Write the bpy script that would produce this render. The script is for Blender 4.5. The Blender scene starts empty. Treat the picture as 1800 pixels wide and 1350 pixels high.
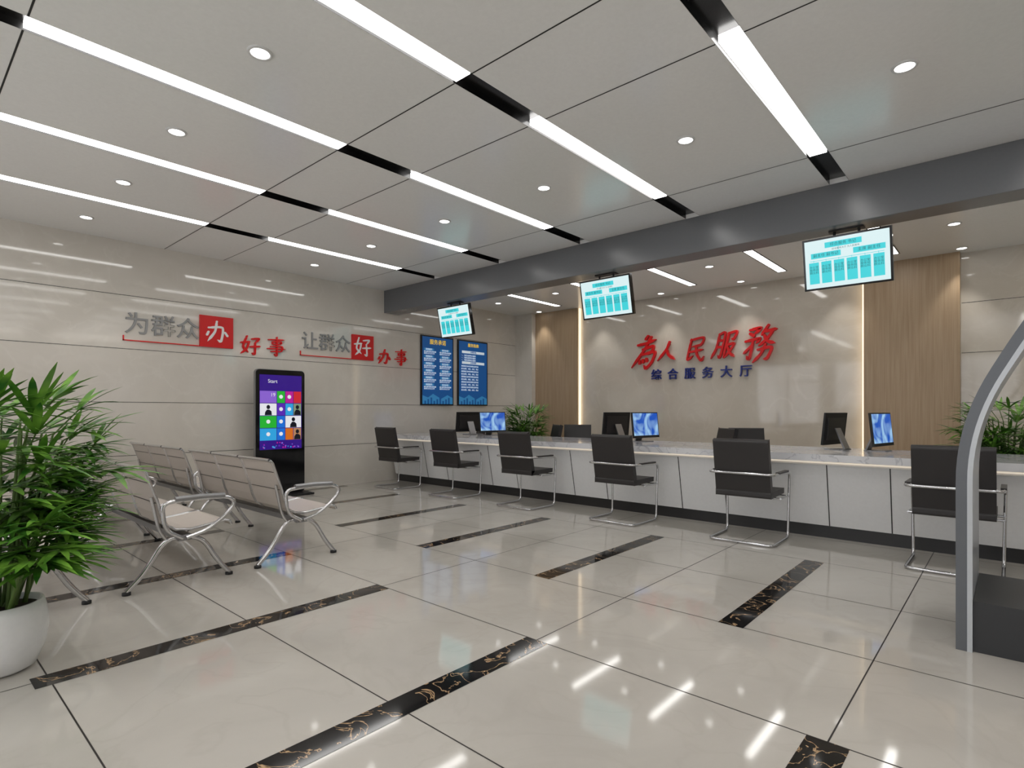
import bpy, math, random
from mathutils import Vector, Matrix
random.seed(7)
S=bpy.context.scene
S.view_settings.view_transform='Standard'
def lin(v):
    v/=255.0
    return v/12.92 if v<=0.04045 else ((v+0.055)/1.055)**2.4
def C(r,g,b): return (lin(r),lin(g),lin(b),1)
M={}
def mat(name,col,rough=.5,metal=0,emis=None,es=0,spec=.5,bump=0):
    m=bpy.data.materials.new(name); m.use_nodes=True
    n=m.node_tree.nodes; l=m.node_tree.links; p=n['Principled BSDF']
    p.inputs['Base Color'].default_value=col
    p.inputs['Roughness'].default_value=rough
    p.inputs['Metallic'].default_value=metal
    p.inputs['Specular IOR Level'].default_value=spec
    if emis:
        p.inputs['Emission Color'].default_value=emis
        p.inputs['Emission Strength'].default_value=es
    if not emis:
        tc=n.new('ShaderNodeTexCoord'); no=n.new('ShaderNodeTexNoise'); no.inputs['Scale'].default_value=40
        mx=n.new('ShaderNodeMix'); mx.data_type='RGBA'
        mx.inputs[6].default_value=col; mx.inputs[7].default_value=tuple(min(1,c*1.08) for c in col[:3])+(1,)
        l.new(tc.outputs['Object'],no.inputs['Vector']); l.new(no.outputs['Fac'],mx.inputs[0]); l.new(mx.outputs[2],p.inputs['Base Color'])
        if bump:
            b=n.new('ShaderNodeBump'); b.inputs['Strength'].default_value=bump; b.inputs['Distance'].default_value=.002
            no2=n.new('ShaderNodeTexNoise'); no2.inputs['Scale'].default_value=300
            l.new(tc.outputs['Object'],no2.inputs['Vector']); l.new(no2.outputs['Fac'],b.inputs['Height']); l.new(b.outputs['Normal'],p.inputs['Normal'])
    M[name]=m; return m
def marble(name,c1,c2,rough,scale=1.2,vein=None,vamt=.4,spec=.5,vscale=1.6,vth=.03):
    m=bpy.data.materials.new(name); m.use_nodes=True
    n=m.node_tree.nodes; l=m.node_tree.links; p=n['Principled BSDF']
    p.inputs['Roughness'].default_value=rough; p.inputs['Specular IOR Level'].default_value=spec
    tc=n.new('ShaderNodeTexCoord')
    no=n.new('ShaderNodeTexNoise'); no.inputs['Scale'].default_value=scale; no.inputs['Detail'].default_value=10; no.inputs['Distortion'].default_value=.6; no.inputs['Roughness'].default_value=.6
    l.new(tc.outputs['Object'],no.inputs['Vector'])
    r=n.new('ShaderNodeValToRGB'); r.color_ramp.elements[0].position=.35; r.color_ramp.elements[1].position=.68
    r.color_ramp.elements[0].color=c1; r.color_ramp.elements[1].color=c2
    l.new(no.outputs['Fac'],r.inputs['Fac'])
    out=r.outputs['Color']
    if vein:
        n2=n.new('ShaderNodeTexNoise'); n2.inputs['Scale'].default_value=vscale; n2.inputs['Detail'].default_value=8; n2.inputs['Distortion'].default_value=1.2
        l.new(tc.outputs['Object'],n2.inputs['Vector'])
        s=n.new('ShaderNodeMath'); s.operation='SUBTRACT'; s.inputs[1].default_value=.5; l.new(n2.outputs['Fac'],s.inputs[0])
        a=n.new('ShaderNodeMath'); a.operation='ABSOLUTE'; l.new(s.outputs[0],a.inputs[0])
        mr=n.new('ShaderNodeMapRange'); mr.inputs['From Min'].default_value=0; mr.inputs['From Max'].default_value=vth; mr.inputs['To Min'].default_value=vamt; mr.inputs['To Max'].default_value=0
        l.new(a.outputs[0],mr.inputs['Value'])
        mx=n.new('ShaderNodeMix'); mx.data_type='RGBA'; l.new(mr.outputs[0],mx.inputs[0]); l.new(out,mx.inputs[6]); mx.inputs[7].default_value=vein
        out=mx.outputs[2]
    l.new(out,p.inputs['Base Color']); M[name]=m; return m
# ---- materials
marble('floor_marble',C(184,179,171),C(196,191,183),.06,.9,C(172,165,155),.18,spec=.6)
marble('wall_marble',C(212,206,196),C(224,218,209),.06,.7,C(230,225,216),.25,spec=.8)
marble('back_marble',C(204,194,179),C(218,210,197),.06,.8,C(226,218,206),.25,spec=.75)
marble('counter_marble',C(206,206,210),C(232,232,234),.1,1.5,C(155,155,165),.5,vscale=2.5,vth=.02)
marble('black_marble',C(8,8,9),C(26,23,22),.07,5,C(205,170,130),.95,vscale=5,vth=.012)
mat('grout',C(42,38,36),.6)
mat('ceiling_panel',C(240,240,239),.2,spec=.5)
mat('seam',C(25,25,25),.6)
mat('slot_black',C(12,11,11),.25)
mat('beam_grey',C(104,106,109),.25,spec=.5)
mat('lamp_white',C(255,255,255),.5,emis=(1,.985,.96,1),es=8)
mat('down_emit',C(255,255,255),.5,emis=(1,.98,.95,1),es=6)
mat('led_warm',C(255,230,190),.5,emis=(1,.8,.55,1),es=1.3)
mat('led_counter',C(255,230,190),.5,emis=(1,.92,.8,1),es=.5)
mat('white_rim',C(215,215,215),.3)
mat('chrome',C(205,205,207),.14,1)
mat('brushed',C(150,150,152),.35,.9)
mat('leather',C(44,41,41),.42,bump=.3)
mat('black_gloss',C(10,10,12),.08)
mat('black_matte',C(22,22,23),.5)
mat('counter_white',C(222,222,222),.25)
mat('bench_seat',C(206,197,189),.35,.15)
mat('red_paint',C(222,18,22),.3)
mat('red_box',C(214,22,24),.35)
mat('white_letter',C(240,240,240),.4)
mat('grey_letter',C(150,150,150),.35,.2)
mat('navy_letter',C(24,44,130),.3)
mat('pot_white',C(225,225,225),.25)
mat('soil',C(50,38,28),.9)
mat('stem',C(80,105,45),.6)
mat('frame_grey',C(100,103,107),.35,.3)
mat('frame_light',C(190,194,198),.3,.2)
mat('base_dark',C(48,49,51),.4)
mat('toe_dark',C(34,33,33),.3)
mat('gold_letter',C(240,200,60),.4,emis=C(240,200,60),es=.5)
mat('poster_blue',C(14,90,160),.3,emis=C(20,100,180),es=.2)
mat('poster_lblue',C(60,150,210),.3,emis=C(60,150,210),es=.2)
mat('poster_white',C(225,240,250),.4,emis=C(225,240,250),es=.35)
mat('scr_white',C(0,0,0),.3,emis=C(222,244,246),es=.95)
mat('scr_cyan',C(0,0,0),.3,emis=C(64,214,222),es=.95)
mat('scr_text',C(0,0,0),.3,emis=C(30,90,100),es=.8)
mat('skin_tile',C(0,0,0),.3,emis=C(190,140,100),es=.8)
for k,c in dict(purple=(52,20,130),green=(40,180,50),magenta=(190,30,150),blue=(30,110,215),lblue=(50,165,225),orange=(215,110,30),red=(205,40,50),dark=(20,20,30),lav=(140,100,210),white=(235,235,240),photo=(130,150,120),violet=(90,40,180)).items():
    mat('k_'+k,C(0,0,0),.15,emis=C(*c),es=.9)
mat('window_frame',C(70,72,75),.4,.5)
mat('plain_wall',C(210,208,202),.5)
# leaf
m=mat('leaf',C(52,112,36),.38)
nt=m.node_tree; p=nt.nodes['Principled BSDF']
tc=nt.nodes.new('ShaderNodeTexCoord'); no=nt.nodes.new('ShaderNodeTexNoise'); no.inputs['Scale'].default_value=9
r=nt.nodes.new('ShaderNodeValToRGB'); r.color_ramp.elements[0].position=.32; r.color_ramp.elements[1].position=.68
r.color_ramp.elements[0].color=C(38,98,28); r.color_ramp.elements[1].color=C(128,178,66)
nt.links.new(tc.outputs['Object'],no.inputs['Vector']); nt.links.new(no.outputs['Fac'],r.inputs['Fac']); nt.links.new(r.outputs['Color'],p.inputs['Base Color'])
# wood
m=mat('wood',C(176,140,100),.4)
nt=m.node_tree; p=nt.nodes['Principled BSDF']
tc=nt.nodes.new('ShaderNodeTexCoord'); mp=nt.nodes.new('ShaderNodeMapping'); mp.inputs['Scale'].default_value=(45,45,1.2)
no=nt.nodes.new('ShaderNodeTexNoise'); no.inputs['Scale'].default_value=1.5; no.inputs['Detail'].default_value=6
r=nt.nodes.new('ShaderNodeValToRGB'); r.color_ramp.elements[0].position=.3; r.color_ramp.elements[1].position=.7
r.color_ramp.elements[0].color=C(172,146,116); r.color_ramp.elements[1].color=C(188,164,134)
nt.links.new(tc.outputs['Object'],mp.inputs['Vector']); nt.links.new(mp.outputs[0],no.inputs['Vector']); nt.links.new(no.outputs['Fac'],r.inputs['Fac']); nt.links.new(r.outputs['Color'],p.inputs['Base Color'])
# monitor screen
m=mat('monitor_screen',C(0,0,0),.15,emis=C(40,120,220),es=1)
nt=m.node_tree; p=nt.nodes['Principled BSDF']
tc=nt.nodes.new('ShaderNodeTexCoord'); no=nt.nodes.new('ShaderNodeTexNoise'); no.inputs['Scale'].default_value=4; no.inputs['Distortion'].default_value=1.5
r=nt.nodes.new('ShaderNodeValToRGB'); r.color_ramp.elements[0].position=.35; r.color_ramp.elements[1].position=.7
r.color_ramp.elements[0].color=C(20,80,180); r.color_ramp.elements[1].color=C(190,235,255)
nt.links.new(tc.outputs['Object'],no.inputs['Vector']); nt.links.new(no.outputs['Fac'],r.inputs['Fac']); nt.links.new(r.outputs['Color'],p.inputs['Emission Color'])
# glass
m=bpy.data.materials.new('window_glass'); m.use_nodes=True; nt=m.node_tree; nt.nodes.clear()
o=nt.nodes.new('ShaderNodeOutputMaterial'); t=nt.nodes.new('ShaderNodeBsdfTransparent'); g=nt.nodes.new('ShaderNodeBsdfGlossy'); g.inputs['Roughness'].default_value=.02
mx=nt.nodes.new('ShaderNodeMixShader'); mx.inputs[0].default_value=.1
nt.links.new(t.outputs[0],mx.inputs[1]); nt.links.new(g.outputs[0],mx.inputs[2]); nt.links.new(mx.outputs[0],o.inputs[0]); M['window_glass']=m

V=Vector
class MB:
    def __init__(s): s.v=[]; s.f=[]; s.m=[]; s.sm=[]; s.mats=[]
    def mi(s,n):
        if n not in s.mats: s.mats.append(n)
        return s.mats.index(n)
    def add(s,vs,fs,mt,sm=False):
        b=len(s.v); s.v+= [tuple(x) for x in vs]; k=s.mi(mt)
        for f in fs: s.f.append([b+i for i in f]); s.m.append(k); s.sm.append(sm)
    def box(s,x0,x1,y0,y1,z0,z1,mt):
        vs=[(x,y,z) for x in(x0,x1) for y in(y0,y1) for z in(z0,z1)]
        s.add(vs,[(0,1,3,2),(4,6,7,5),(0,4,5,1),(2,3,7,6),(0,2,6,4),(1,5,7,3)],mt)
    def poly(s,pts,mt): s.add(pts,[list(range(len(pts)))],mt)
    def prism(s,pts,vec,mt,sm=False):
        n=len(pts); vec=V(vec); a=[V(p) for p in pts]; b=[p+vec for p in a]
        s.add(a+b,[list(range(n))[::-1],list(range(n,2*n))],mt)
        s.add(a+b,[(i,(i+1)%n,n+(i+1)%n,n+i) for i in range(n)],mt,sm)
    def tube(s,path,r,mt,closed=False,k=10):
        P=[V(p) for p in path]; n=len(P); rings=[]
        def tan(i):
            if closed: return (P[(i+1)%n]-P[i-1]).normalized()
            if i==0: return (P[1]-P[0]).normalized()
            if i==n-1: return (P[-1]-P[-2]).normalized()
            return (P[i+1]-P[i-1]).normalized()
        t=tan(0); u=t.orthogonal().normalized(); vs=[]
        for i in range(n):
            t2=tan(i); q=t.rotation_difference(t2); u=(q@u); u=(u-t2*u.dot(t2)).normalized(); t=t2; w=t.cross(u)
            rr=r[i] if isinstance(r,(list,tuple)) else r
            for j in range(k):
                a=2*math.pi*j/k; vs.append(P[i]+(u*math.cos(a)+w*math.sin(a))*rr)
        fs=[]
        for i in range(n if closed else n-1):
            i2=(i+1)%n
            for j in range(k): fs.append((i*k+j,i*k+(j+1)%k,i2*k+(j+1)%k,i2*k+j))
        s.add(vs,fs,mt,True)
        if not closed: 
            s.add(vs[:k],[list(range(k))[::-1]],mt); s.add(vs[-k:],[list(range(k))],mt)
    def lathe(s,prof,mt,c=(0,0,0),k=32):
        vs=[];fs=[]
        for r,z in prof:
            for j in range(k):
                a=2*math.pi*j/k; vs.append((c[0]+r*math.cos(a),c[1]+r*math.sin(a),c[2]+z))
        for i in range(len(prof)-1):
            for j in range(k): fs.append((i*k+j,i*k+(j+1)%k,(i+1)*k+(j+1)%k,(i+1)*k+j))
        s.add(vs,fs,mt,True)
    def brush(s,strokes,ox,oz,sc,y,th,mt,w=.05,sx=1,shear=0):
        for si,st in enumerate(strokes):
            pts=[V((p[0],p[1])) for p in st]
            P=[]
            if len(pts)==2: 
                P=[pts[0].lerp(pts[1],t/6) for t in range(7)]
            else:
                ext=[pts[0]*2-pts[1]]+pts+[pts[-1]*2-pts[-2]]
                for i in range(1,len(ext)-2):
                    for t in range(8):
                        t/=8.; a,b,c,d=ext[i-1:i+3]
                        cr=.5*((2*b)+(c-a)*t+(2*a-5*b+4*c-d)*t*t+(3*b-a-3*c+d)*t**3)
                        P.append(cr.lerp(b.lerp(c,t),.3))
                P.append(pts[-1])
            n=len(P); L=[];R=[]
            for i,p in enumerate(P):
                d=(P[min(i+1,n-1)]-P[max(i-1,0)]).normalized(); nn=V((-d.y,d.x)); t=i/(n-1)
                ww=w*(1.12-.35*math.sin(math.pi*min(1,t/.8))*.6)
                if t>.8: ww=w*1.12*max(.12,1-(t-.8)*4.4)
                if t<.08: ww=w*.75
                L.append(p+nn*ww); R.append(p-nn*ww)
            yf=y-.0004*(si+1)
            def q(a,yy): return (ox+(a.x*sx+a.y*shear)*sc,yy,oz+a.y*sc)
            vs=[]
            for i in range(n): vs+=[q(L[i],yf),q(R[i],yf),q(L[i],y+th),q(R[i],y+th)]
            fs=[]
            for i in range(n-1):
                a=4*i; b_=a+4; fs+=[(a,a+1,b_+1,b_),(a,b_,b_+2,a+2),(a+1,a+3,b_+3,b_+1)]
            fs+=[(0,2,3,1),(4*n-4,4*n-3,4*n-1,4*n-2)]
            s.add(vs,fs,mt)
            r_=w*.95; c_=P[0]
            s.prism([q(c_+V((r_*math.cos(k*math.pi/5),r_*.85*math.sin(k*math.pi/5))),yf-.0001) for k in range(10)],(0,th,0),mt)
    def obj(s,name,loc=(0,0,0),rot=(0,0,0),parent=None,bevel=0,bseg=2):
        me=bpy.data.meshes.new(name); me.from_pydata(s.v,[],s.f)
        for k in s.mats: me.materials.append(M[k])
        me.polygons.foreach_set('material_index',s.m); me.polygons.foreach_set('use_smooth',s.sm); me.update()
        return place(me,name,loc,rot,parent,bevel,bseg)
def place(me,name,loc=(0,0,0),rot=(0,0,0),parent=None,bevel=0,bseg=2):
    o=bpy.data.objects.new(name,me); S.collection.objects.link(o); o.location=loc; o.rotation_euler=rot
    if parent: o.parent=parent
    if bevel:
        b=o.modifiers.new('bevel','BEVEL'); b.width=bevel; b.segments=bseg; b.limit_method='ANGLE'; b.angle_limit=.6
    return o
def empty(name,loc=(0,0,0),rot=(0,0,0)):
    o=bpy.data.objects.new(name,None); S.collection.objects.link(o); o.location=loc; o.rotation_euler=rot; o.empty_display_size=.1; return o
def text(s,x,y,z,size,mt,parent,name='lettering',ext=.002,shear=0,off=0,ax='CENTER',rot=(math.pi/2,0,0),sx=1,space=1):
    c=bpy.data.curves.new(name,'FONT'); c.body=s; c.size=size; c.extrude=ext; c.shear=shear; c.offset=off; c.align_x=ax; c.align_y='CENTER'; c.space_character=space
    c.materials.append(M[mt]); o=bpy.data.objects.new(name,c); S.collection.objects.link(o); o.location=(x,y,z); o.rotation_euler=rot; o.scale=(sx,1,1); o.parent=parent; return o
def rp(pts,r,closed=False,n=5):
    P=[V(p) for p in pts]; N=len(P); out=[]
    for i in range(N):
        if not closed and i in(0,N-1): out.append(P[i]); continue
        a=P[i-1]; b=P[i]; c=P[(i+1)%N]; d1=(a-b); d2=(c-b)
        r1=min(r,d1.length*.48); r2=min(r,d2.length*.48)
        s_=b+d1.normalized()*r1; e=b+d2.normalized()*r2
        for k in range(n+1):
            t=k/n; out.append(s_*(1-t)**2+b*2*t*(1-t)+e*t*t)
    return out

XL,XR,YB,YF,H=-8.07,3.0,9.4,-3.0,3.26
XS=[-1.17+1.375*i for i in range(-4,4)]   # slot lines
# ---------- room shell
f=MB(); f.poly([(XL,YF,0),(XR,YF,0),(XR,YB,0),(XL,YB,0)],'floor_marble')
g=.003; z1=.0006
for k in range(-4,11):
    y=.5+.89*k
    if YF<y<YB: f.poly([(XL,y-g,z1),(XR,y-g,z1),(XR,y+g,z1),(XL,y+g,z1)],'grout')
for k in range(-3,7):
    x=-.5-1.36*k
    if XL<x<XR: f.poly([(x-g,YF,z1),(x+g,YF,z1),(x+g,YB,z1),(x-g,YB,z1)],'grout')
hw=.07; z2=.0012
for k in range(-2,6):
    for (xo,y0,y1) in ((-.5,.44,2.28),(-1.18,3.16,4.94),(-.5,-2.2,-.42)):
        x=xo-1.355*k
        if XL+.1<x<XR-.1: f.poly([(x-hw,y0,z2),(x+hw,y0,z2),(x+hw,y1,z2),(x-hw,y1,z2)],'black_marble')
f.obj('floor')
def seams_x(mb,xp,y0,y1,sgn):
    for k in range(1,5):
        z=k*.652; mb.poly([(xp+sgn*.0015,y0,z-.003),(xp+sgn*.0015,y1,z-.003),(xp+sgn*.0015,y1,z+.003),(xp+sgn*.0015,y0,z+.003)],'seam')
def seams_y(mb,yp,x0,x1):
    for k in range(1,5):
        z=k*.652; mb.poly([(x0,yp-.0015,z-.003),(x1,yp-.0015,z-.003),(x1,yp-.0015,z+.003),(x0,yp-.0015,z+.003)],'seam')
w=MB(); w.box(XL-.15,XL,YF,YB+.15,0,H,'wall_marble'); seams_x(w,XL,YF,YB,1); w.obj('wall_left')
w=MB(); w.box(XL,XR,YB,YB+.15,0,H,'back_marble'); seams_y(w,YB,-.5,XR); w.obj('wall_back')
w=MB(); w.box(XR,XR+.15,YF,YB+.15,0,H,'wall_marble'); seams_x(w,XR,YF,YB,-1); wr=w.obj('wall_right')
# rear wall with windows
w=MB(); wx=[-7.2,-4.6,-2.0,.6]; ww=2.2; wz0,wz1=.3,2.9
w.box(XL,XR,YF-.15,YF,0,wz0,'plain_wall'); w.box(XL,XR,YF-.15,YF,wz1,H,'plain_wall')
e=[XL]+[v for x in wx for v in (x,x+ww)]+[XR]
for i in range(0,len(e),2): w.box(e[i],e[i+1],YF-.15,YF,wz0,wz1,'plain_wall')
w.obj('wall_rear')
for i,x in enumerate(wx):
    w=MB()
    for a,b in((x,x+.05),(x+ww-.05,x+ww),(x+ww/2-.025,x+ww/2+.025)): w.box(a,b,YF-.1,YF-.04,wz0,wz1,'window_frame')
    for a,b in((wz0,wz0+.05),(wz1-.05,wz1),(2.2,2.24)): w.box(x,x+ww,YF-.1,YF-.04,a,b,'window_frame')
    w.poly([(x,YF-.07,wz0),(x+ww,YF-.07,wz0),(x+ww,YF-.07,wz1),(x,YF-.07,wz1)],'window_glass')
    w.obj('window_%d'%(i+1))
# ceiling
c=MB(); BY=5.75; sw=.078
ed=[XL]
for x in XS: ed+=[x-sw,x+sw]
ed.append(XR)
for i in range(0,len(ed),2):
    if ed[i+1]>ed[i]: c.box(ed[i],min(ed[i+1],XR),YF,BY,H,H+.05,'ceiling_panel')
for x in XS:
    c.poly([(x-sw,YF,H+.045),(x+sw,YF,H+.045),(x+sw,BY,H+.045),(x-sw,BY,H+.045)],'slot_black')
    for e_ in(-sw,sw): c.poly([(x+e_*.98,YF,H),(x+e_*.98,BY,H),(x+e_*.98,BY,H+.05),(x+e_*.98,YF,H+.05)],'slot_black')
for y in (-2.1,-.21,.51,2.40,3.12,5.02):
    for i in range(0,len(ed),2): c.poly([(ed[i],y-.005,H-.001),(ed[i+1],y-.005,H-.001),(ed[i+1],y+.005,H-.001),(ed[i],y+.005,H-.001)],'seam')
c.box(XL,XR,BY,YB,H,H+.05,'ceiling_panel')
c.box(XL-.15,XR+.15,YF-.15,YB+.15,H+.05,H+.12,'ceiling_panel')
c.obj('ceiling')
for x in XS:
    for y0,y1 in((-2.1,-.21),(.51,2.40),(3.12,5.02)):
        l=MB(); l.box(x-.062,x+.062,y0,y1,H+.004,H+.044,'lamp_white'); l.obj('linear_ceiling_light')
    if x>-8:
        l=MB(); l.box(x-.055,x+.055,7.42,8.85,H-.004,H,'lamp_white')
        for a,b,c_,d_ in((x-.07,x-.055,7.4,8.87),(x+.055,x+.07,7.4,8.87),(x-.055,x+.055,7.4,7.42),(x-.055,x+.055,8.85,8.87)): l.box(a,b,c_,d_,H-.006,H,'window_frame')
        l.obj('linear_ceiling_light')
b=MB(); b.box(XL,XR,BY,6.05,2.88,H,'beam_grey'); b.obj('ceiling_beam',bevel=.004)
# downlights
dl=MB(); dl.lathe([(.0,-.003),(.052,-.003),(.052,-.006)],'down_emit'); dl.lathe([(.052,0),(.052,-.008),(.066,-.008),(.07,0)],'white_rim')
dme=None
for x in [-1.17-.6875+1.375*i for i in range(-4,5)]:
    if not XL+.2<x<XR-.1: continue
    for y in(-1.2,1.45,4.07,7.86,9.1):
        if dme is None: o=dl.obj('downlight',(x,y,H)); dme=o.data
        else: o=place(dme,'downlight',(x,y,H))
        L=bpy.data.lights.new('spot','SPOT'); L.energy=10 if y<9 else 20; L.spot_size=math.radians(110 if y<9 else 70); L.spot_blend=1 if y<9 else .65; L.color=(1,.97,.93); L.shadow_soft_size=.04
        lo=bpy.data.objects.new('spot',L); S.collection.objects.link(lo); lo.parent=o; lo.location=(0,0,-.02)
# column, wood panels
w=MB(); w.box(XL,-7.6,9.16,YB,0,H,'wall_marble'); w.obj('column')
for x0,x1,le in((-7.6,-6.52,1),(-1.58,-.51,-1)):
    w=MB(); w.box(x0,x1,9.28,YB,0,H,'wood')
    if le==1: w.box(x1,x1+.012,9.33,YB,0,H,'led_warm')
    else: w.box(x0-.02,x0,9.29,YB,0,H,'led_warm')
    w.obj('wood_wall_panel')
# ---------- sign on back wall
CH={
'wei':[[(.45,1.0),(.36,.88)],[(.12,.74),(.45,.78),(.8,.88)],[(.58,.96),(.42,.6),(.02,.05)],[(.35,.6),(.74,.68),(.7,.5),(.4,.44)],[(.36,.44),(.84,.5),(.8,.2),(.62,.02),(.5,.12)],[(.3,.26),(.34,.14)],[(.43,.28),(.47,.17)],[(.56,.31),(.61,.2)]],
'ren':[[(.5,.92),(.42,.6),(.02,.1)],[(.42,.6),(.6,.35),(1.0,.12)]],
'min':[[(.2,.85),(.78,.92),(.72,.65),(.25,.58)],[(.22,.88),(.2,.1),(.45,.24)],[(.25,.38),(.88,.46)],[(.5,.62),(.6,.3),(.88,.03),(.97,.2)]],
'fu':[[(.2,.9),(.18,.4),(.02,.02)],[(.2,.88),(.44,.92),(.42,.08),(.3,.14)],[(.2,.65),(.4,.67)],[(.2,.42),(.4,.44)],[(.58,.9),(.92,.95),(.86,.7),(.74,.7)],[(.6,.92),(.57,.02)],[(.6,.48),(.9,.53),(.78,.25),(.6,.02)],[(.66,.42),(.8,.2),(1.02,.05)]],
'wu':[[(.1,.9),(.44,.94),(.25,.76)],[(.12,.8),(.3,.7)],[(.03,.58),(.47,.64),(.38,.5)],[(.27,.6),(.27,.08),(.15,.16)],[(.26,.45),(.03,.22)],[(.66,1.0),(.5,.72)],[(.6,.83),(.97,.88)],[(.86,.86),(.7,.6),(.48,.42)],[(.6,.72),(.75,.55),(1.0,.48)],[(.5,.32),(.92,.37),(.86,.08),(.74,.04)],[(.7,.46),(.62,.2),(.4,-.05)]],
'ban':[[(.15,.66),(.72,.7),(.66,.12),(.5,.16)],[(.48,.95),(.4,.5),(.1,.06)],[(.14,.48),(.06,.3)],[(.82,.5),(.95,.32)]],
'hao':[[(.26,.97),(.12,.42),(.42,.12)],[(.4,.66),(.3,.3),(.03,.04)],[(.0,.62),(.46,.69)],[(.54,.84),(.9,.88),(.72,.64)],[(.72,.64),(.75,.06),(.6,.12)],[(.5,.43),(1.02,.48)]],
'shi':[[(.06,.86),(.94,.9)],[(.26,.76),(.28,.62)],[(.26,.76),(.74,.78),(.72,.63)],[(.28,.63),(.72,.64)],[(.18,.5),(.8,.52),(.77,.25)],[(.0,.375),(1.0,.4)],[(.2,.23),(.76,.25)],[(.51,1.02),(.5,.03),(.36,.12)]]}
E=empty('service_sign_lettering',(0,YB,0))
b=MB(); xs=[-5.36,-4.83,-4.33,-3.84,-3.33]; sc=[.6,.4,.44,.46,.56]; zo=[1.97,2.06,2.05,2.07,2.0]
for kx,ky,kz,ch in zip(xs,sc,zo,('wei','ren','min','fu','wu')): b.brush(CH[ch],kx,kz,ky,-.05,.05,'red_paint',.045 if ch!='ren' else .06,.85,.22)
b.obj('calligraphy',parent=E)
for i,chh in enumerate('综合服务大厅'): text(chh,-4.84+.318*i,-.02,1.84,.205,'navy_letter',E,'character',.018,off=.002)
# ---------- slogan on left wall  (local x=world Y)
E=empty('wall_slogan_lettering',(XL,0,0),(0,0,math.pi/2))
b=MB()
b.box(2.81,3.235,-.03,0,2.055,2.475,'red_box'); b.box(5.11,5.52,-.03,0,2.04,2.45,'red_box')
b.box(1.95,2.81,-.02,0,2.055,2.067,'red_paint'); b.box(1.95,1.962,-.02,0,2.055,2.12,'red_paint')
b.box(4.22,5.11,-.02,0,2.04,2.052,'red_paint'); b.box(4.22,4.232,-.02,0,2.04,2.11,'red_paint')
b.brush(CH['ban'],2.87,2.11,.31,-.04,.012,'white_letter',.05)
b.brush(CH['hao'],5.15,2.1,.31,-.04,.012,'white_letter',.045)
b.brush(CH['hao'],3.33,1.99,.27,-.03,.03,'red_paint',.05,1,.1)
b.brush(CH['shi'],3.72,2.0,.27,-.03,.03,'red_paint',.036)
b.brush(CH['ban'],5.6,1.99,.27,-.03,.03,'red_paint',.05,1,.1)
b.brush(CH['shi'],5.97,2.0,.27,-.03,.03,'red_paint',.036)
b.obj('brush_characters',parent=E)
for s_,x0 in(('为群众',2.1),('让群众',4.38)):
    for i,chh in enumerate(s_): text(chh,x0+.285*i,-.012,2.255,.285,'grey_letter',E,'character',.01,off=.0015)
E=empty('integrity_slogan_lettering',(XR,0,0),(0,0,-math.pi/2))
for s_,y0 in(('公正廉洁',6.6),('忠诚为民',4.3)):
    for i,chh in enumerate(s_): text(chh,-(y0-.52*i),-.02,2.3,.4,'black_matte',E,'character',.018,off=.003)
# ---------- posters
def poster(y0,y1,kind):
    W=y1-y0; b=MB(); E=empty('wall_poster',(XL,(y0+y1)/2,1.3),(0,0,math.pi/2)); h=1.29; x=W/2
    b.box(-x,x,-.03,0,0,h,'black_matte'); t=.025
    b.poly([(-x+t,-.032,t),(x-t,-.032,t),(x-t,-.032,h-t),(-x+t,-.032,h-t)],'poster_blue')
    b.poly([(-x+t,-.033,t),(x-t,-.033,t),(x-t,-.033,t+.12),(x*.6,-.033,t+.17),(x*.2,-.033,t+.1),(-x*.3,-.033,t+.19),(-x*.6,-.033,t+.12),(-x+t,-.033,t+.16)],'poster_lblue')
    for i in range(9):
        xx=-x+.07+i*(W-.14)/9; b.poly([(xx,-.034,t),(xx+.04,-.034,t),(xx+.04,-.034,t+.06+.03*(i%3)),(xx,-.034,t+.06+.03*(i%3))],'poster_blue')
    b.obj('board',parent=E)
    if kind==0:
        text('服务承诺',0,-.035,1.17,.1,'gold_letter',E,off=.0005)
        for i in range(6):
            z=1.03-i*.13
            b2=MB(); 
            b2.poly([(-x+.06,-.034,z-.018),(-x+.3,-.034,z-.018),(-x+.3,-.034,z+.025),(-x+.06,-.034,z+.025)],'poster_lblue')
            b2.poly([(.06,-.034,z-.018),(.3,-.034,z-.018),(.3,-.034,z+.025),(.06,-.034,z+.025)],'poster_lblue'); b2.obj('label',parent=E)
            text('热情服务',-x+.18,-.036,z+.003,.04,'poster_white',E); text('依法办事',.18,-.036,z+.003,.04,'poster_white',E)
            for xx in(-x+.06,.04):
                text('耐心解答群众的问题',xx,-.036,z-.04,.032,'poster_white',E,ax='LEFT'); text('做到公开公正公平',xx,-.036,z-.075,.032,'poster_white',E,ax='LEFT')
    else:
        text('服务指南',0,-.035,1.19,.075,'gold_letter',E,off=.0005)
        b2=MB()
        for z0,z1_ in((1.03,1.08),(.82,.87)): b2.poly([(-x+.1,-.034,z0),(x-.1,-.034,z0),(x-.1,-.034,z1_),(-x+.1,-.034,z1_)],'poster_white')
        b2.obj('label',parent=E)
        text('办理事项',0,-.036,1.055,.04,'poster_blue',E); text('办事流程',0,-.036,.845,.04,'poster_blue',E)
        for i in range(3): text('一、为群众提供综合服务',-x+.08,-.036,.985-i*.045,.036,'poster_white',E,ax='LEFT')
        for i in range(10): text(('按照规定及时受理群众的申请','提交材料、审核、办结、发证')[i%2],-x+.08,-.036,.775-i*.052,.036,'poster_white',E,ax='LEFT')
poster(6.54,7.33,0); poster(7.45,8.27,1)
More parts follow.
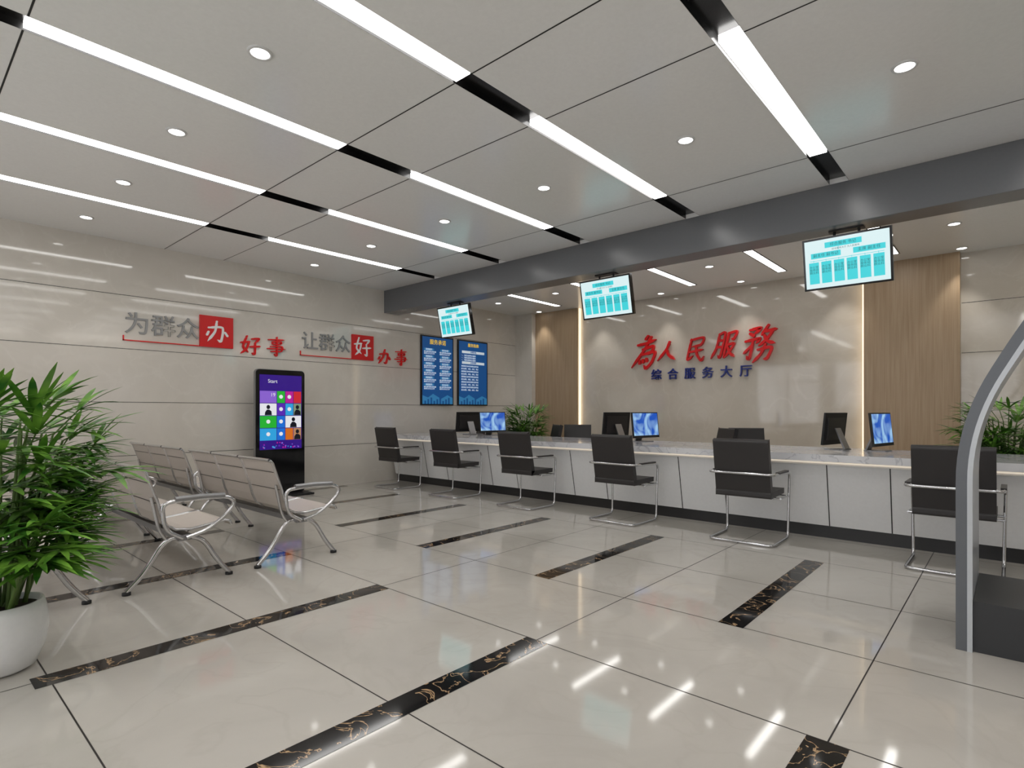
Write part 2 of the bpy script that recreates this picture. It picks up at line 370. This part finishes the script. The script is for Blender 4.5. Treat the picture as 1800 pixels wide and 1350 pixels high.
# ---------- hanging TVs
for cx in(-1.15,-3.74,-6.48):
    E=empty('hanging_display',(cx,5.9,2.83)); T=bpy.data.objects.new('screen_tilt',None); S.collection.objects.link(T); T.parent=E; T.rotation_euler=(math.radians(12),0,0)
    b=MB(); x=.36; b.box(-x,x,-.02,.03,-.48,0,'black_gloss'); b.box(-.2,.2,.03,.055,-.36,-.1,'black_matte')
    t=.018; y=-.0215
    b.poly([(-x+t,y,-.48+t),(x-t,y,-.48+t),(x-t,y,-t),(-x+t,y,-t)],'scr_white')
    def R(x0,x1,z0,z1_,mt='scr_cyan',yy=-.0222): b.poly([(x0,yy,z0),(x1,yy,z0),(x1,yy,z1_),(x0,yy,z1_)],mt)
    R(-.17,.07+.06,-.1,-.05); R(-.29,-.04,-.185,-.135); R(.06,.31,-.185,-.135)
    R(-.06,-.056,-.13,-.1); R(-.3,.3,-.208,-.204)
    for i in range(6): R(-.31+i*.105,-.31+i*.105+.085,-.42,-.22); R(-.27+i*.105,-.267+i*.105,-.22,-.2)
    b.obj('panel',parent=T)
    text('综合服务 书记',-.02,-.0225,-.075,.034,'scr_text',T,ext=0); text('副主任 副书记',-.165,-.0225,-.16,.034,'scr_text',T,ext=0); text('主席 副主任',.185,-.0225,-.16,.034,'scr_text',T,ext=0)
    for i in range(6): text('办公室\n服务组\n群众科',-.268+i*.105,-.0225,-.29,.026,'scr_text',T,ext=0); 
    text('综合服务大厅 为人民服务',0,-.0225,-.118,.02,'scr_text',T,ext=0)
    b=MB(); b.tube([(-.1,.05,.05),(-.1,.05,-.16)],.012,'black_matte'); b.tube([(.1,.05,.05),(.1,.05,-.16)],.012,'black_matte'); b.box(-.14,.14,.0,.1,.04,.05,'black_matte'); b.obj('bracket',parent=E)
# ---------- counter
x0,x1=-7.95,2.3
b=MB()
b.box(x0-.02,x1+.02,5.72,6.9,.735,.80,'counter_marble')
b.prism([(x0,5.79,.70),(x0,5.91,.12),(x0,6.3,.12),(x0,6.3,.70)],(x1-x0,0,0),'counter_white')
b.box(x0,x1,5.83,6.3,.70,.735,'counter_white')
b.box(x0,x1,5.818,5.83,.712,.724,'led_counter')
b.box(x0,x1,5.945,6.28,0,.12,'toe_dark')
for xx in(x0,-4.6,-1.2,x1-.04): b.box(xx,xx+.04,6.3,6.85,0,.735,'counter_white')
for k in range(-2,6):
    for o_ in(-.79,-1.28):
        xx=o_-1.45*k
        if x0<xx<x1: b.prism([(xx-.004,5.789,.699),(xx+.004,5.789,.699),(xx+.004,5.909,.121),(xx-.004,5.909,.121)],(0,-.002,0),'seam')
b.obj('service_counter')
# ---------- visitor chairs
b=MB()
L=[(-.28,-.245,.014),(.28,-.245,.014),(.28,.24,.014),(.29,.26,.62),(.285,-.235,.635),(-.285,-.235,.635),(-.29,.26,.62),(-.28,.24,.014)]
b.tube(rp(L,.06,True,6),.012,'chrome',True,12)
b.tube([(-.285,.235,.40),(.285,.235,.40)],.011,'chrome'); b.tube([(-.285,-.02,.405),(.285,-.02,.405)],.009,'chrome')
b.tube([(-.285,.25,.40),(-.285,-.02,.405)],.009,'chrome');b.tube([(.285,.25,.40),(.285,-.02,.405)],.009,'chrome')
b.box(-.30,-.265,-.1,.2,.632,.648,'leather'); b.box(.265,.30,-.1,.2,.632,.648,'leather')
cf=MB(); 
cf.prism([(-.245,-.17,.41),(-.245,.25,.425),(-.245,.255,.475),(-.245,-.17,.47)],(.49,0,0),'leather')
cf.prism([(-.245,-.155,.42),(-.245,-.25,.93),(-.245,-.205,.95),(-.245,-.1,.45)],(.49,0,0),'leather')
E0=None; meshes=[]
def chair(x,y,rz):
    E=empty('visitor_chair',(x,y,0),(0,0,rz))
    if not meshes:
        a=b.obj('chrome_frame',parent=E); c_=cf.obj('seat_and_back',parent=E,bevel=.018,bseg=4); meshes.extend([a.data,c_.data])
    else:
        place(meshes[0],'chrome_frame',parent=E); place(meshes[1],'seat_and_back',parent=E,bevel=.018,bseg=4)
for x,rz in((-.33,.0),(-1.85,.02),(-3.2,-.02),(-4.6,.0),(-5.92,.02),(-7.25,-.01)): chair(x,5.41,rz)
# staff chairs
om=[]
def office(x,y,rz):
    E=empty('office_chair',(x,y,0),(0,0,rz))
    if not om:
        c_=MB()
        c_.box(-.24,.24,-.2,.26,.43,.5,'leather')
        c_.prism([(-.23,-.2,.47),(-.23,-.3,.95),(-.23,-.25,.97),(-.23,-.14,.47)],(.46,0,0),'leather')
        d=MB(); d.tube([(0,0,.08),(0,0,.43)],.025,'chrome')
        for k in range(5):
            a=k*2*math.pi/5; d.tube([(0,0,.1),(.28*math.cos(a),.28*math.sin(a),.065)],.016,'black_matte'); d.lathe([(0,0),(.025,.0),(.028,.03),(.025,.055),(0,.06)],'black_matte',(.28*math.cos(a),.28*math.sin(a),0),12)
        for sx in(-1,1): d.tube(rp([(sx*.24,.1,.45),(sx*.29,.1,.47),(sx*.29,.1,.66),(sx*.29,-.12,.66),(sx*.23,-.24,.66)],.04),.012,'black_matte')
        om.append(c_.obj('seat_and_back',parent=E,bevel=.025,bseg=4).data); om.append(d.obj('base',parent=E).data)
    else:
        place(om[0],'seat_and_back',parent=E,bevel=.025,bseg=4); place(om[1],'base',parent=E)
for x,y,rz in((-5.95,7.45,2.5),(-5.45,7.75,3.7),(-3.05,7.4,2.4),(-2.62,7.75,3.7),(-7.6,7.3,2.6),(1.0,7.4,3.1)): office(x,y,rz)
# ---------- monitors
mm=[]
def monitor(x,y,rz):
    if not mm:
        b=MB(); t=math.radians(6)
        def q(px,py,pz): return (px,py*math.cos(t)+ (pz-.2)*math.sin(t), .2+(pz-.2)*math.cos(t)-py*math.sin(t))
        def qb(a0,a1,b0,b1,c0,c1,mt):
            vs=[q(xx,yy,zz) for xx in(a0,a1) for yy in(b0,b1) for zz in(c0,c1)]
            b.add(vs,[(0,1,3,2),(4,6,7,5),(0,4,5,1),(2,3,7,6),(0,2,6,4),(1,5,7,3)],mt)
        qb(-.26,.26,-.008,.012,.05,.38,'black_matte'); qb(-.2,.2,.012,.024,.1,.33,'leather')
        b.add([q(*v) for v in((-.247,-.0095,.08),(.247,-.0095,.08),(.247,-.0095,.368),(-.247,-.0095,.368))],[(0,1,2,3)],'monitor_screen')
        b.prism([(-.06,.03,.22),(-.06,.04,.22),(-.06,.13,.012),(-.06,.115,.0)],(.12,0,0),'brushed')
        b.box(-.09,.09,-.06,.13,0,.008,'brushed')
        mm.append(b.obj('desktop_monitor',(x,y,.80),(0,0,rz)).data)
    else: place(mm[0],'desktop_monitor',(x,y,.80),(0,0,rz))
th=math.radians(80)
for x in(-.97,-3.56,-6.3,1.7): monitor(x,6.6,th)
for x in(-1.39,-4.0,-6.85,1.2): monitor(x,6.6,th+math.pi)
# ---------- touchscreen kiosk, local faces -Y
E=empty('touchscreen_kiosk',(-7.7,3.75,0),(0,0,math.pi/2))
b=MB(); W=.35
def rr(x0,x1,z0,z1_,r,y,n=6):
    o=[]
    for cx,cz,a0 in((x1-r,z1_-r,0),(x0+r,z1_-r,90),(x0+r,z0+r,180),(x1-r,z0+r,270)):
        for k in range(n+1):
            a=math.radians(a0+90*k/n); o.append((cx+r*math.cos(a),y,cz+r*math.sin(a)))
    return o
b.prism(rr(-W,W,.03,1.77,.05,0),(0,.07,0),'black_gloss')
b.prism(rr(-W-.008,W+.008,.022,1.778,.055,.012),(0,.05,0),'brushed')
b.obj('body',parent=E)
b=MB(); b.box(-.4,.4,-.2,.26,0,.03,'black_matte'); b.obj('foot',parent=E,bevel=.01)
b=MB(); y=-.002
sx0,sx1,sz0,sz1=-.305,.305,.66,1.70
def T(x0,x1,z0,z1_,mt,yy=-.003): b.poly([(x0,yy,z0),(x1,yy,z0),(x1,yy,z1_),(x0,yy,z1_)],mt)
T(sx0,sx1,sz0,sz1,'k_purple',y)
rows=[[('k_lav',2),('k_green',1),('k_magenta',1),('k_red',1)],[('k_white',2),('k_violet',1),('k_lblue',1),('k_photo',1)],[('k_green',2),('k_blue',1),('k_white',2)],[('k_lblue',2),('k_blue',1),('k_orange',1),('skin_tile',1)]]
z=1.475; u=.121
for rw in rows:
    x=sx0+.004
    for n_,wd in rw:
        T(x,x+wd*u-.008,z-.165,z,n_)
        cx=x+wd*u/2-.004
        if n_ in('k_green','k_blue','k_lblue','k_violet','k_magenta') :
            pts=[(cx+.028*math.cos(a*math.pi/6),-.004,z-.078+.028*math.sin(a*math.pi/6)) for a in range(12)]; b.poly(pts,'k_white')
        elif n_ in('k_white','k_photo','skin_tile'):
            b.poly([(cx+.026*math.cos(a*math.pi/6),-.0042,z-.05+.03*math.sin(a*math.pi/6)) for a in range(12)],'k_dark')
            b.poly([(cx-.05,-.004,z-.163),(cx+.05,-.004,z-.163),(cx+.045,-.004,z-.11),(cx+.015,-.004,z-.085),(cx-.02,-.004,z-.085),(cx-.045,-.004,z-.12)],'k_dark')
        x+=wd*u
    z-=.174
for i in range(26):
    x=random.uniform(sx0+.03,sx1-.03); zz=sz0+.02+random.random()**2*.08+.005; r_=random.uniform(.006,.016)
    b.poly([(x+r_*math.cos(a*math.pi/5),-.0035,zz+r_*math.sin(a*math.pi/5)) for a in range(10)],random.choice(['k_lblue','k_magenta','k_lav','k_violet']))
b.obj('screen',parent=E)
text('Start',-.19,-.004,1.61,.07,'k_white',E,ext=0,ax='LEFT'); text('19',-.12,-.006,1.42,.07,'k_white',E,ext=0)
# ---------- benches
bm=[]
def bench(x,y):
    if not bm:
        b=MB()
        for k in(-1,0,1):
            c0=k*.572; hwid=.272
            pf=[(.03,.82),(.05,.80),(.085,.70),(.12,.60),(.145,.50),(.175,.43),(.23,.395),(.32,.385),(.45,.40),(.55,.415),(.585,.405),(.595,.38)]
            n=len(pf); vs=[];
            for off in(0,.012):
                for (yy,zz) in pf:
                    vs.append((c0-hwid,yy+off*.8,zz-(off if yy>.2 else -0))); 
                    vs.append((c0+hwid,yy+off*.8,zz-(off if yy>.2 else -0)))
            fs=[(2*i,2*i+1,2*i+3,2*i+2) for i in range(n-1)]; fs+=[tuple(2*n+j for j in q) for q in fs]
            fs+=[(2*i,2*i+2,2*n+2*i+2,2*n+2*i) for i in range(n-1)]+[(2*i+1,2*i+3,2*n+2*i+3,2*n+2*i+1) for i in range(n-1)]+[(0,1,2*n+1,2*n),(2*n-2,2*n-1,4*n-1,4*n-2)]
            b.add(vs,fs,'bench_seat',False)
            for s_ in(-1,1): b.tube([(c0+s_*(hwid),p[0]+.005,p[1]-.004) for p in pf],.010,'chrome',k=8)
            b.tube([(c0-hwid,.03,.82),(c0+hwid,.03,.82)],.012,'chrome',k=8)
            for zz,yy in((.72,.073),(.58,.124)): b.box(c0-hwid+.02,c0+hwid-.02,yy-.004,yy-.001,zz,zz+.004,'grout')
        b.box(-.86,.86,.25,.33,.31,.35,'brushed')
        for xx in(-.8,.8):
            b.tube(rp([(xx,-.04,.02),(xx,.06,.12),(xx,.18,.32),(xx,.29,.33),(xx,.42,.3),(xx,.52,.12),(xx,.6,.02)],.09),.017,'chrome',k=10)
            b.lathe([(0,0),(.026,0),(.026,.018),(0,.02)],'black_matte',(xx,-.04,0),12); b.lathe([(0,0),(.026,0),(.026,.018),(0,.02)],'black_matte',(xx,.6,0),12)
            b.tube(rp([(xx,.2,.31),(xx,.15,.38),(xx,.1,.62)],.06),.012,'chrome',k=8)
        for xx in(-.875,.875):
            b.tube(rp([(xx,.27,.33),(xx,.16,.40),(xx,.14,.58),(xx,.3,.595),(xx,.56,.585),(xx,.62,.54),(xx,.56,.46),(xx,.42,.36),(xx,.29,.33)],.06),.014,'chrome',k=10)
            b.tube([(xx,.22,.6),(xx,.38,.603),(xx,.54,.595)],.02,'brushed',k=10)
        bm.append(b.obj('waiting_bench',(x,y,0)).data)
    else: place(bm[0],'waiting_bench',(x,y,0))
for y in(1.95,1.1,.25): 
    for x in(-5.1,-7.02): bench(x,y)
# ---------- plants
pm=[]
def plant(x,y,rz,sc=1):
    if not pm:
        rnd=random.Random(3)
        b=MB(); b.lathe([(0,0),(.1,0),(.135,.02),(.168,.1),(.182,.19),(.175,.27),(.163,.315),(.15,.315),(.15,.28),(0,.28)],'pot_white',k=40)
        b.lathe([(.15,.285),(.08,.295),(0,.295)],'soil')
        def leaflet(o,d,L,W,dr):
            up=V((0,0,1)); s_=d.cross(up); 
            if s_.length<.1: s_=V((1,0,0))
            s_.normalize(); vs=[];fs=[]
            for k in range(6):
                t=k/5; p=o+d*L*t+V((0,0,-1))*dr*L*t*t; w_=W*(math.sin(math.pi*(t*.85+.12)))**.8 if k<5 else .001
                vs+=[p+s_*w_,p+V((0,0,-.25*w_)),p-s_*w_]
            for k in range(5):
                a=3*k; fs+=[(a,a+1,a+4,a+3),(a+1,a+2,a+5,a+4)]
            b.add(vs,fs,'leaf',True)
        def fan(o,az,el,pl,L,n):
            d=V((math.cos(az)*math.cos(el),math.sin(az)*math.cos(el),math.sin(el)))
            tip=o+d*pl; b.tube([o,tip],.0035,'stem',k=5)
            s_=d.cross(V((0,0,1))).normalized()
            for i in range(n):
                t=math.radians(-80+160*i/(n-1)+rnd.uniform(-6,6))
                dd=(d*math.cos(t)+s_*math.sin(t)+V((0,0,rnd.uniform(-.1,.12)))).normalized()
                leaflet(tip,dd,L*(1-.22*abs(t))*rnd.uniform(.85,1.1),.0165*L/.3,rnd.uniform(.1,.4))
        for i in range(34):
            a=rnd.uniform(0,2*math.pi); r0=rnd.uniform(.01,.1); h=rnd.uniform(.5,1.0) if i>8 else rnd.uniform(.95,1.08); lean=rnd.uniform(.02,.25)
            base=V((r0*math.cos(a),r0*math.sin(a),.28)); top=base+V((lean*math.cos(a),lean*math.sin(a),h-.2))
            b.tube([base,base.lerp(top,.5)+V((0,0,.03)),top],[.009,.008,.005],'stem',k=6)
            nf=rnd.randint(5,6)
            for k in range(nf):
                t=1-.62*k/nf; o=base.lerp(top,t)
                fan(o,a+rnd.uniform(-1.7,1.7) if k else a,rnd.uniform(.05,.6) if k else rnd.uniform(.4,1.1),rnd.uniform(.08,.18),rnd.uniform(.22,.32),rnd.randint(7,9))
        pm.append(b.obj('potted_palm',(x,y,0),(0,0,rz)).data)
    else: place(pm[0],'potted_palm',(x,y,0),(0,0,rz)).scale=(sc,sc,sc)
plant(-3.49,.36,.4); plant(-6.75,8.0,2.0,.97); plant(-.04,7.95,1.2,.98); 
# ---------- stand frame at right
b=MB()
def band(y0,y1,off0,off1,mt):
    path=rp([(-.215,0,0),(-.215,0,1.14),(.09,0,1.74),(.34,0,2.05),(.62,0,2.05),(.75,0,1.9),(.75,0,0)],.3,False,10)
    n=len(path); A=[];B=[]
    for i,p in enumerate(path):
        d=(path[min(i+1,n-1)]-path[max(i-1,0)]).normalized(); nn=V((d.z,0,-d.x)); A.append(p+nn*off0); B.append(p+nn*off1)
    for i in range(n-1):
        b.prism([V((q.x,y0,max(q.z,0))) for q in(A[i],A[i+1],B[i+1],B[i])],(0,y1-y0,0),mt)
band(3.6,4.3,0,.045,'frame_grey')
band(3.598,4.302,.045,.066,'frame_light')
b.box(-.147,.68,3.62,4.28,0,.25,'base_dark')
b.obj('information_stand')
# ---------- world + camera
W=bpy.data.worlds.new('World'); S.world=W; W.use_nodes=True
bg=W.node_tree.nodes['Background']; bg.inputs[0].default_value=(.71,.72,.75,1); bg.inputs[1].default_value=2.6
cam=bpy.data.cameras.new('camera'); co=bpy.data.objects.new('camera',cam); S.collection.objects.link(co)
co.location=(0,0,1.2); co.rotation_euler=(math.pi/2,0,math.radians(41.7)); cam.sensor_width=36; cam.lens=988/1800*36; cam.shift_x=0; cam.shift_y=47/1800; cam.clip_start=.05
S.camera=co
